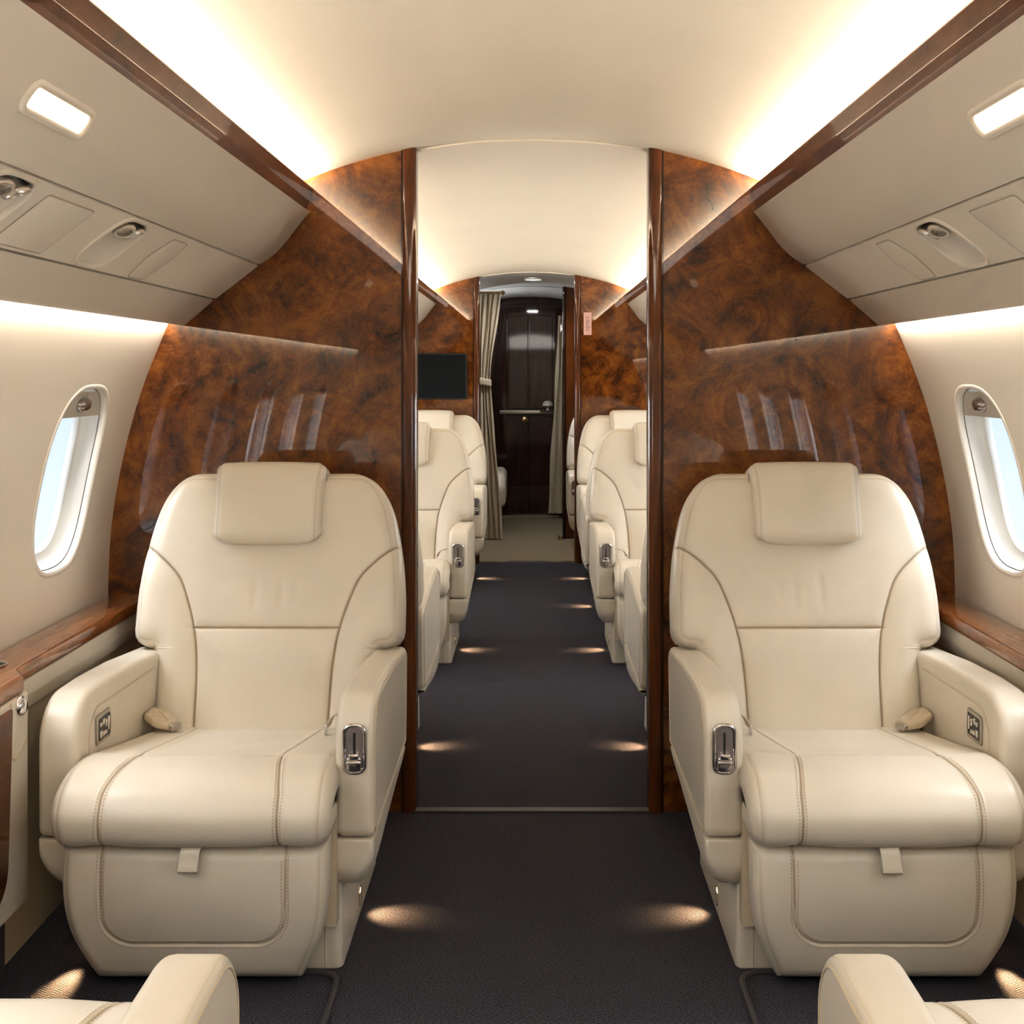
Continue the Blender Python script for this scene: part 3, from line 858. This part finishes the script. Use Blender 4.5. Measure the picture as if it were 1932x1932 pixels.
    for o_ in (-.0066, .0066):
        mb = nb()
        path = inset(rpoly([(-.177, .275, 0), (-.177, .100, .062), (.177, .100, .062), (.177, .275, 0)], 16), o_)
        pl = np.array(path); Lp = np.concatenate([[0], np.cumsum(np.linalg.norm(np.diff(pl, axis=0), axis=1))])
        for u in np.arange(.004, Lp[-1]-.004, .0064):
            q = []
            for uu in (u-.0018, u+.0018):
                x = float(np.interp(uu, Lp, pl[:, 0])); z = float(np.interp(uu, Lp, pl[:, 1]))
                i = int(np.argmin(np.abs(zs-z))); j = int(np.argmin(np.abs(X[i]-x)))
                q.append(Vector((x, yf[i, j]-.0007, z)))
            t = (q[1]-q[0]).normalized(); sd = t.cross(Vector((0, -1, 0)))*.0008
            mb.add([tuple(q[0]+sd), tuple(q[0]-sd), tuple(q[1]-sd), tuple(q[1]+sd)], [(0, 1, 2, 3)])
        mb.build('stitching', thread, leg, False)
    # pull tab: a folded leather loop
    mb = nb(); rows = []
    loop = [(2.330, .300), (2.318, .292), (2.314, .275), (2.310, .258), (2.312, .253), (2.318, .252), (2.323, .258), (2.326, .28)]
    lp, _ = spline(loop, 24)
    rows = [[(x + (.290-p[1])*-.10, p[0], p[1]) for x in (-.0185, -.0175, -.009, 0, .009, .0175, .0185)] for p in lp]
    mb.grid(rows)
    tb = mb.build('pull_tab', leather, leg, False)
    so = tb.modifiers.new('solid', 'SOLIDIFY'); so.thickness = .003
    # ---------- arms
    up_ol = rpoly([(2.43, .272, .020), (2.43, .548, .095), (2.62, .549, .3), (2.80, .540, .5), (3.085, .513, .032), (3.055, .272, .020)], 10)
    lo_ol = rpoly([(2.432, .269, .003), (2.432, .160, .055), (2.60, .165, .18), (2.99, .232, .05), (3.045, .269, .004)], 8)
    for side, nm in ((1, 'aisle_armrest'), (-1, 'wall_armrest')):
        xi, xo = .257, .335
        fx = lambda a, b, c: (side*c, a, b)
        mb = nb(); mb.puck(up_ol, xi, xo, .018, .013, fx, 5)
        arm = mb.build('armrest', leather, root, sharp=60)
        mb = nb(); rows = []
        for q, yy in enumerate(np.concatenate([[2.432, 2.4325, 2.436, 2.445, 2.46, 2.48], np.linspace(2.51, 3.045, 22)])):
            yy = float(yy); lo = float(np.interp(yy, [2.432, 2.436, 2.445, 2.46, 2.48, 2.51, 2.60, 2.99, 3.045], [.212, .200, .186, .173, .164, .160, .165, .233, .262]))
            e_ = [.010, .004, .0005][q] if q < 3 else 0
            rx = .046; rz = min(.075, (.2695-lo-2*e_)*.75); pr = [(xi+.001+e_, .2695-e_*.5), (xi+.001+e_, lo+e_)]
            for k in range(9):
                th = PI/2*k/8; pr.append((xo-e_-rx + rx*math.sin(th), lo+e_+rz - rz*math.cos(th)))
            pr.append((xo-e_, .2695-e_*.5))
            rows.append([(side*a, yy, b) for a, b in pr])
        mb.grid(rows, closev=True); mb.add(rows[0], [tuple(range(12))])
        mb.build('armrest_skirt', leather, arm, sharp=60)
        mb = nb(); mb.tube([(side*(xo+.0004), a, b) for a, b in inset(up_ol, .0135)], .0016, 6, closed=True)
        mb.tube([(side*(xo-.0062), a, b) for a, b in inset(up_ol, .0033)], .0013, 6, closed=True)
        mb.build('piping', piping_m, arm)
        if side == 1:
            # chrome recline handle on the front face
            hx, hz = .297, .452; yf_ = 2.4285
            hd = empty('recline_handle'); hd.parent = root
            fr = rrect(hx-.0205, hx+.0205, hz-.047, hz+.047, .0155, 8)
            mb = nb(); mb.tube([(a, yf_, b) for a, b in fr], .0042, 10, closed=True); mb.build('handle_frame', chrome, hd)
            mb = nb(); mb.puck(inset(fr, .002), yf_-.0015, yf_+.004, 0, 0, lambda a, b, c: (a, c, b)); mb.build('handle_recess', recess_m, hd)
            mb = nb(); mb.box(hx-.002, hx+.002, yf_-.0026, yf_, hz-.020, hz+.033); mb.build('handle_slot', black, hd)
            mb = nb(); mb.puck(rrect(hx-.0145, hx+.0145, hz-.042, hz-.014, .004, 4), yf_-.012, yf_-.001, .003, 0, lambda a, b, c: (a, c, b))
            mb.puck(rrect(hx-.010, hx+.010, hz-.018, hz-.006, .003, 4), yf_-.016, yf_-.001, .003, 0, lambda a, b, c: (a, c, b))
            mb.puck(rrect(hx-.0148, hx+.0148, hz-.026, hz-.021, .002, 3), yf_-.017, yf_-.001, .002, 0, lambda a, b, c: (a, c, b)); mb.build('handle_lever', chrome, hd)
        else:
            # raised inner pad seam and the switch plate
            xi_ = -(xi - .0004)
            pth = rpoly([(2.92, .494, 0), (2.50, .507, .06), (2.492, .30, 0)], 8)
            mb = nb(); mb.tube([(xi_+.000, a, b) for a, b in pth], .0022, 6); mb.build('inner_pad_seam', piping_m, arm)
            pc, pz = 2.575, .455
            sk = lambda a, b, c: (xi_ + .0005 + c, a, b)
            pl_ = rrect(pc-.041, pc+.041, pz-.030, pz+.030, .006, 4)
            mb = nb(); mb.puck(pl_, 0, .0035, 0, .0015, sk, 2); pn = mb.build('switch_plate', satin, root)
            mb = nb(); mb.puck(rrect(pc-.033, pc+.033, pz-.023, pz+.023, .003, 3), .003, .0042, 0, 0, sk); mb.build('switch_window', black, pn)
            for a_, b_, w_, h_ in ((-.022, .010, .006, .006), (-.022, -.010, .006, .010), (-.006, .012, .006, .008), (-.004, -.012, .008, .006), (.010, .006, .005, .010), (.010, -.014, .006, .005), (.024, .002, .004, .018)):
                mb = nb(); mb.puck(rrect(pc+a_-w_, pc+a_+w_, pz+b_-h_*.8, pz+b_+h_*.8, .002, 3), .0042, .0062, 0, .001, sk, 2); mb.build('switch_button', chrome, pn)
    # ---------- base and frame
    mb = nb(); mb.puck(rpoly([(-.243, 2.50, .018), (.10, 2.50, 0), (.13, 2.455, 0), (.264, 2.455, .018), (.264, 3.0, .018), (-.243, 3.0, .018)], 5), .0, .215, .004, .03, lambda a, b, c: (a*(1+.02*(1-c/.2)), b, c))
    base = mb.build('pedestal', leather, root, sharp=50)
    mb = nb(); mb.box(-.262, .262, 2.425, 3.0, .10, .345); mb.build('seat_frame', piping_m, root)
    for sx in (1, -1):
        mb = nb(); cx, cy_ = (.2665, 2.713) if sx > 0 else (-.2455, 2.535)
        mb.tube([(cx, cy_+.016*math.cos(q*PI/12), .039+.021*math.sin(q*PI/12)) for q in range(24)], .003, 8, closed=True)
        lt = mb.build('courtesy_light', brass, root)
        mb = nb(); mb.add([(cx+.0016*sx, cy_+.015*math.cos(q*PI/12), .039+.020*math.sin(q*PI/12)) for q in range(24)], [tuple(range(24))]); mb.build('courtesy_bulb', courtesy_em, lt, False)
    mb = nb(); mb.tube([(.235, 2.4545, .004), (.235, 2.4545, .19)], .0012, 6); mb.build('pedestal_seam', piping_m, base)
    # ---------- seat belt halves
    def ribbon(path, wv, name, mt, parent, th=.003):
        p, _ = spline(path, 26); wv = Vector(wv)
        mb = nb(); rows = []
        for q in p:
            rows.append([tuple(Vector(q) + wv*s) for s in (-1, -.6, 0, .6, 1)])
        mb.grid(rows); o = mb.build(name, mt, parent, False)
        so = o.modifiers.new('solid', 'SOLIDIFY'); so.thickness = th; so.offset = 0
        return o
    bo = rpoly([(-.254, 2.905, .01), (-.205, 2.895, .03), (-.174, 2.850, .008), (-.186, 2.815, .008), (-.222, 2.812, .03), (-.256, 2.845, .01)], 5)
    mb = nb(); mb.puck(bo, 0, .022, .006, .010, lambda a, b, c: (a, b, .372 + c + (-.18-a)*.22), 4); b1 = mb.build('belt_strap', beltm, root, sharp=60)
    mb = nb(); mb.puck(rpoly([(-.176, 2.848, .003), (-.166, 2.845, .003), (-.176, 2.808, .003), (-.187, 2.812, .003)], 4), .003, .017, .003, .003, lambda a, b, c: (a, b, .372 + c + (-.18-a)*.22)); mb.build('belt_buckle', satin, b1)
    b2 = ribbon([(.268, 2.80, .432), (.250, 2.798, .430), (.222, 2.796, .424), (.202, 2.794, .420), (.190, 2.792, .408), (.184, 2.790, .392)], (.003, .016, .0), 'belt_strap', beltm, root)
    mb = nb(); mb.puck(rrect(-.012, .012, -.010, .010, .004, 4), 0, .007, .002, .002, lambda a, b, c: (.184 - c*.8, 2.780 + b*.7, .390 + a)); mb.build('belt_tongue', chrome, b2)
    return root, parts

SL, PL = build_seat(1); SR, PR = build_seat(-1)
GRP = 'cream leather cabin seats'
seats = [
    # proto, x, y, rotated, label, recline
    (SL, -.650, 2.70, 0, 'cream leather seat facing us before the near bulkhead, left of the aisle', 0),
    (SR, .681, 2.70, 0, 'cream leather seat facing us before the near bulkhead, right of the aisle', 0),
    (SR, -.650, 3.925, 1, 'cream seat turned away just beyond the near bulkhead, left of the aisle', 0),
    (SL, .653, 3.925, 1, 'cream seat turned away just beyond the near bulkhead, right of the aisle', 0),
    (SL, -.600, 5.29, 0, 'cream seat facing us midway beyond the near bulkhead, left of the aisle', 0),
    (SR, .603, 5.29, 0, 'cream seat facing us midway beyond the near bulkhead, right of the aisle', 0),
    (SL, .600, 6.29, 1, 'cream seat turned away, back to back with the middle seat on the right', 9),
    (SL, -.610, 7.14, 0, 'cream seat facing us against the second bulkhead, below the black screen', 0),
    (SR, .612, 7.14, 0, 'cream seat facing us against the second bulkhead, below the pink placard', 0),
    (SR, .580, 8.26, 0, 'cream seat seen in a sliver beyond the second bulkhead, before the dark wood panel', 0),
    (SR, -.679, 1.17, 1, 'nearest cream seat turned away, only armrest and cushion tip seen, at lower left', -14),
    (SL, .672, 1.17, 1, 'nearest cream seat turned away, only armrest and cushion tip seen, at lower right', -14),
]
used = set()
def recline(o, deg):
    if not deg: return
    for ch in o.children:
        if ch.name.startswith('backrest'):
            # turn about the hinge (local y=.24, z=.38): rotation plus matching offset
            a = math.radians(deg); hy, hz = .24, .38
            ch.rotation_euler = (a, 0, 0)
            ch.location = (0, hy - (hy*math.cos(a) - hz*math.sin(a)), hz - (hy*math.sin(a) + hz*math.cos(a)))
placed = []
for proto, x, y, rot, lab, rec in seats:
    o = proto if proto.name not in used else dup(proto)
    used.add(proto.name)
    o.location = (x, y, 0); o.rotation_euler = (0, 0, PI if rot else 0)
    tag(o, lab, 'seat', GRP)
    placed.append((o, rec, x, y, rot))
for o, rec, *_ in placed:
    recline(o, rec)
    if rec == 9:
        for ch in o.children:
            if ch.name.startswith('backrest'): ch.location.z -= .05

# ------------------------------------------------------------------ fittings on the second bulkhead
tv = empty('wall_screen'); tag(tv, 'black flat screen mounted on the second wood bulkhead left of the aisle', 'screen')
MB().puck(rrect(-.917, -.408, 1.038, 1.328, .004, 3), D2-.022, D2-.001, .003, 0, lambda a, b, c: (a, c, b)).build('screen_frame', black, tv)
MB().puck(rrect(-.909, -.416, 1.046, 1.320, .002, 3), D2-.0235, D2-.021, 0, 0, lambda a, b, c: (a, c, b)).build('screen_glass', screen_m, tv)
pk = empty('placard'); tag(pk, 'small upright pink placard on the second bulkhead right of the aisle', 'sign')
MB().puck(rrect(.330, .380, 1.445, 1.588, .002, 3), D2-.006, D2-.0005, .001, 0, lambda a, b, c: (a, c, b)).build('placard_plate', pink, pk)
cu = bpy.data.curves.new('lettering', 'FONT'); cu.body = 'S/IJTISILY'; cu.size = .034; cu.align_x = 'CENTER'; cu.align_y = 'CENTER'
to = bpy.data.objects.new('lettering', cu); cu.materials.append(ink)
lm = bpy.data.meshes.new_from_object(to); bpy.data.objects.remove(to)
to = bpy.data.objects.new('lettering', lm); COL.objects.link(to); to.parent = pk; to.matrix_basis = Matrix.Translation((.3555, D2-.0068, 1.5165)) @ Matrix.Rotation(-PI/2, 4, 'Y') @ Matrix.Rotation(PI/2, 4, 'X') @ Matrix.Diagonal((.68, .9, 1, 1))

# ------------------------------------------------------------------ the aft vestibule
# dark panel on the right and the mahogany end wall with its double door
ol = sect_outline(-.232, -1)
pn = empty('wall_aft_panel'); struct(pn, 'dark mahogany panel right of the vestibule')
MB().puck(ol, 8.86, 8.90, 0, 0, lambda a, b, c: (a, c, b)).build('panel_board', postw, pn, sharp=30)
MB().puck(rpoly([(.224, 8.85, .01), (.250, 8.85, .01), (.250, 8.91, .01), (.224, 8.91, .01)], 4), 0, 1.83, 0, 0, lambda a, b, c: (a, b, c)).build('panel_edge', darkw, pn)
MB().puck(rrect(-.02, .02, 1.50, 1.56, .008, 4), .0, .012, 0, .004, lambda a, b, c: (.222-c, 8.88+a*.6, b)).build('catch', chrome, pn)
struct(MB().puck(full, DEND, DEND+.05, 0, 0, lambda a, b, c: (a, c, b)).build('wall_end', darkw, sharp=30), 'dark mahogany end wall')
# the grey soffit over the door
so_ol = [(x*.98, z-.002) for x, z in CEIL if abs(x) < .62] ; so_in = [(x*.98, z-.045) for x, z in CEIL if abs(x) < .62]
dr = empty('door_1'); struct(dr, 'dark glossy mahogany double door at the end of the aisle')
def arch_z(x): return 1.79 - (x*x)*.30
arch = [(-.30, 0)] + [(-.30 + .56*i/20, arch_z(-.30 + .56*i/20)) for i in range(21)] + [(.26, 0)]
inn = [(-.225, .03)] + [(-.225 + .41*i/20, arch_z(-.225+.41*i/20) - .075) for i in range(21)] + [(.185, .03)]
MB().puck(arch, DEND-.03, DEND-.001, .006, 0, lambda a, b, c: (a, c, b)).build('door_frame', darkw, dr, sharp=4)
for x0, x1 in ((-.212, -.030), (-.022, .175)):
    pl_ = [(x0, .905)] + [(x0 + (x1-x0)*i/10, arch_z(x0 + (x1-x0)*i/10) - .095) for i in range(11)] + [(x1, .905)]
    MB().puck(pl_, DEND-.040, DEND-.028, .005, 0, lambda a, b, c: (a, c, b)).build('door_leaf', darkw, dr, sharp=4)
for x0, x1 in ((-.212, -.030), (-.022, .175)):
    MB().puck(rrect(x0, x1, .035, .845, .004, 3), DEND-.040, DEND-.028, .005, 0, lambda a, b, c: (a, c, b)).build('door_leaf', darkw, dr, sharp=4)
MB().puck(rrect(-.27, .185, .862, .892, .006, 3), DEND-.075, DEND-.03, .004, 0, lambda a, b, c: (a, c, b)).build('door_rail', satin, dr)
kb = MB().lathe([(0, .03), (.018, .029), (.026, .022), (.026, .004), (.030, 0)], 20, lambda x, y, z: (-.058+x, DEND-.04-z, .815+y)).build('door_knob', brass, dr)
ml = empty('dome_fitting'); tag(ml, 'small pale dome shaped fitting standing on the rail of the far mahogany door', 'lamp')  # pale dome fitting of unknown use, gives no light
MB().lathe([(.0, .945+.03), (.020, .972), (.036, .962), (.044, .945), (.046, .932), (.040, .927), (.0, .930)], 24, lambda x, y, z: (.135+x, DEND-.10+y, z)).build('dome_cap', mush, ml)
MB().lathe([(0, .930), (.010, .930), (.010, .905), (.016, .896), (.016, .893), (0, .893)], 16, lambda x, y, z: (.135+x, DEND-.10+y, z)).build('dome_stem', mush, ml)
MB().box(.07, .19, DEND-.14, DEND-.03, .880, .892).build('dome_shelf', darkw, dr)
struct(MB().box(-.24, .235, DEND-.09, DEND-.055, 0, .012).build('trim_20', lightstrip), 'bright metal sill at the foot of the far door')
struct(MB().box(-.335, .275, D2+.0, D2+.035, 0, .008).build('trim_21', lightstrip), 'thin metal edge where the beige carpet begins')
struct(MB().box(-.32, .32, D1-.012, D1+.018, 0, .006).build('trim_22', strip_m), 'carpet joint strip between the near bulkheads')
# downlight
dl = empty('downlight'); tag(dl, 'oval white downlight in the grey ceiling beyond the second bulkhead', 'light')
MB().lathe([(.062, 1.847), (.062, 1.840), (.054, 1.838), (.052, 1.841)], 28, lambda x, y, z: (.01+x, 8.3+y*.9, z)).build('downlight_rim', winwhite, dl)
MB().lathe([(.053, 1.8385), (.0, 1.838)], 28, lambda x, y, z: (.01+x, 8.3+y*.9, z)).build('downlight_lens', down_em, dl)
# curtains
def curtain(name, label, keys, y, folds, amp, m):
    """keys: (z, xl, xr)"""
    root = empty(name); tag(root, label, 'curtain')
    ks = sorted(keys)
    zs = np.linspace(ks[0][0], ks[-1][0], 70); rows = []
    for z in zs:
        xl = np.interp(z, [q[0] for q in ks], [q[1] for q in ks]); xr = np.interp(z, [q[0] for q in ks], [q[2] for q in ks])
        wdt = xr-xl; row = []
        for j in range(90):
            u = j/89
            row.append((xl + wdt*u + .004*math.sin(9*z+u*12), y + amp*math.sin(2*PI*folds*u + .6*math.sin(2*z)) + .3*amp*math.sin(2*PI*folds*2.3*u+1), z))
        rows.append(row)
    MB().grid(rows).build('curtain_cloth', m, root, False, 180)
    return root
c1 = curtain('curtain', 'taupe curtain tied back with a band, left of the far doorway',
        [(.012, -.395, -.205), (.15, -.395, -.215), (.6, -.40, -.25), (.95, -.40, -.285), (1.154, -.40, -.298), (1.3, -.40, -.285), (1.55, -.40, -.25), (1.775, -.40, -.222)], 8.80, 5, .014, curtain_m)
c2 = curtain('curtain', 'plain taupe curtain hanging right of the far mahogany door',
        [(.045, .135, .30), (.5, .155, .30), (.9, .18, .30), (1.3, .20, .30), (1.68, .215, .30)], 10.08, 3, .012, curtain_m)
MB().puck(rrect(-.405, -.290, 1.128, 1.180, .01, 4), 8.755, 8.845, .012, .012, lambda a, b, c: (a, c, b + (a+.40)*-.22)).build('tieback', curtain_m, c1)
MB().tube([(-.42, 8.80, 1.785), (-.215, 8.80, 1.785)], .010, 10).build('curtain_rail', brass, c1)
MB().lathe([(0, -.018), (.012, -.014), (.018, 0), (.012, .014), (0, .018)], 16, lambda x, y, z: (-.208+x, 8.80+y, 1.785+z)).build('rail_finial', brass, c1)
# cushioned bench end behind the curtain
bn = empty('cushioned_bench'); tag(bn, 'cream cushioned bench end peeking out behind the tied curtain', 'bench')
MB().puck(rpoly([(9.15, .19, .05), (9.12, .34, .06), (9.2, .45, .05), (9.75, .46, .05), (9.75, .19, .03)], 6), -.62, -.195, .02, .05, lambda a, b, c: (c, a, b), 6).build('bench_cushion', leather, bn)
MB().box(-.60, -.26, 9.18, 9.72, 0, .19).build('bench_base', darkw, bn)
# two brass knobs added for bright dots on the floor by the dark panel
ds = empty('brass_knobs'); tag(ds, 'tiny shiny brass knobs added on the beige carpet by the dark panel', 'door stop')
for x_, y_ in ((.195, 8.83), (.213, 8.78)):
    MB().lathe([(.0, .030), (.008, .028), (.011, .018), (.009, .006), (.012, 0)], 14, lambda x, y, z: (x_+x, y_+y, z)).build('floor_knob', brass, ds)

# carpet inset bindings around the two front seats
for sx, lab in ((-1, 'left'), (1, 'right')):
    cx = -.655 if sx < 0 else .685
    tn += 1
    e_ = cx - sx*.272
    p = rpoly([(e_, 1.30, 0), (e_, 2.44, .05), (cx, 2.44, 0), (cx, 1.30, 0)], 8)[:-1]
    mb = MB(); mb.tube([(a, b, .003) for a, b in p], .0065, 8)
    struct(mb.build('trim_%d' % (tn+20), trimdark), 'dark bound edge of the carpet inset before the %s front seat' % lab)

# ------------------------------------------------------------------ lights
WARM = (1, .88, .72); SOFT = (1, .90, .77); DAY = (.90, .95, 1)
for sg in (1, -1):
    for y0, y1 in ((YBACK+.1, D1-.01), (D1B+.03, D2-.01)):
        ym = (y0+y1)/2; Ly = y1-y0
        area('cove_lamp', (sg*-.648, ym, 1.697), (sg*.78, 0, .62), .028, Ly, 9.5*Ly, WARM)
        area('wall_wash_lamp', (sg*-.974, ym, 1.352), (sg*-.25, 0, -1), .012, Ly, 2.9*Ly, SOFT)
    for yc in BAYS1 + BAYS2:
        x, z = wallpt(0, .062)
        area('window_portal', (sg*x, yc, z), (sg*1, 0, 0), .25, .36, 1, (1, 1, 1), portal=True)
        if yc < 2:
            area('window_daylight', (sg*(x-.03), yc, z), (sg*1, 0, 0), .30, .42, 4.4, DAY)
        elif yc > 3.4:
            area('window_daylight', (sg*(x-.03), yc, z), (sg*1, 0, 0), .30, .42, 5, DAY)
    area('sky_fill', (sg*-1.9, 2.65, 1.9), (sg*.65, 0, -.95), .8, 2.0, 75, DAY)  # added panel outside, out of view, brightens the window reveals
area('aft_down_lamp', (.01, 8.3, 1.825), (0, 0, -1), .1, .1, 9, (.97, .98, 1))
area('aft_fill', (-.55, 9.3, 1.55), (.6, 0, .1), .3, .8, 5, (.95, .97, 1))  # added unseen fill that lifts the dark vestibule
area('rear_fill', (0, .05, 1.80), (0, .55, -1), .9, .7, 13, (1, .95, .87))  # added overhead fill near the camera, unseen, lights the seat fronts
# courtesy lamps of the seats
for o, rec, x, y, rot in placed:
    if y < 2 or y > 8: continue
    for s in (1, -1):
        aisle = (s*x < 0)
        if not aisle and y > 3: continue
        l = bpy.data.lights.new('courtesy_spot', 'SPOT'); l.energy = 4.5 if aisle else 26.0; l.color = (1, .64, .32); l.spot_size = math.radians(72 if aisle else 30); l.spot_blend = 1; l.shadow_soft_size = .008
        lo = bpy.data.objects.new('courtesy_spot', l); COL.objects.link(lo)
        yy = y + ((.013 if aisle else -.18)*(-1 if rot else 1))
        lo.location = (x + s*(.276 if aisle else .256), yy, .062 if aisle else .040)
        dv = Vector((s*.72, -.12 if not rot else .12, -.78) if aisle else (s*.11, -.95, -.27)).normalized()
        lo.rotation_euler = dv.to_track_quat('-Z', 'Y').to_euler()
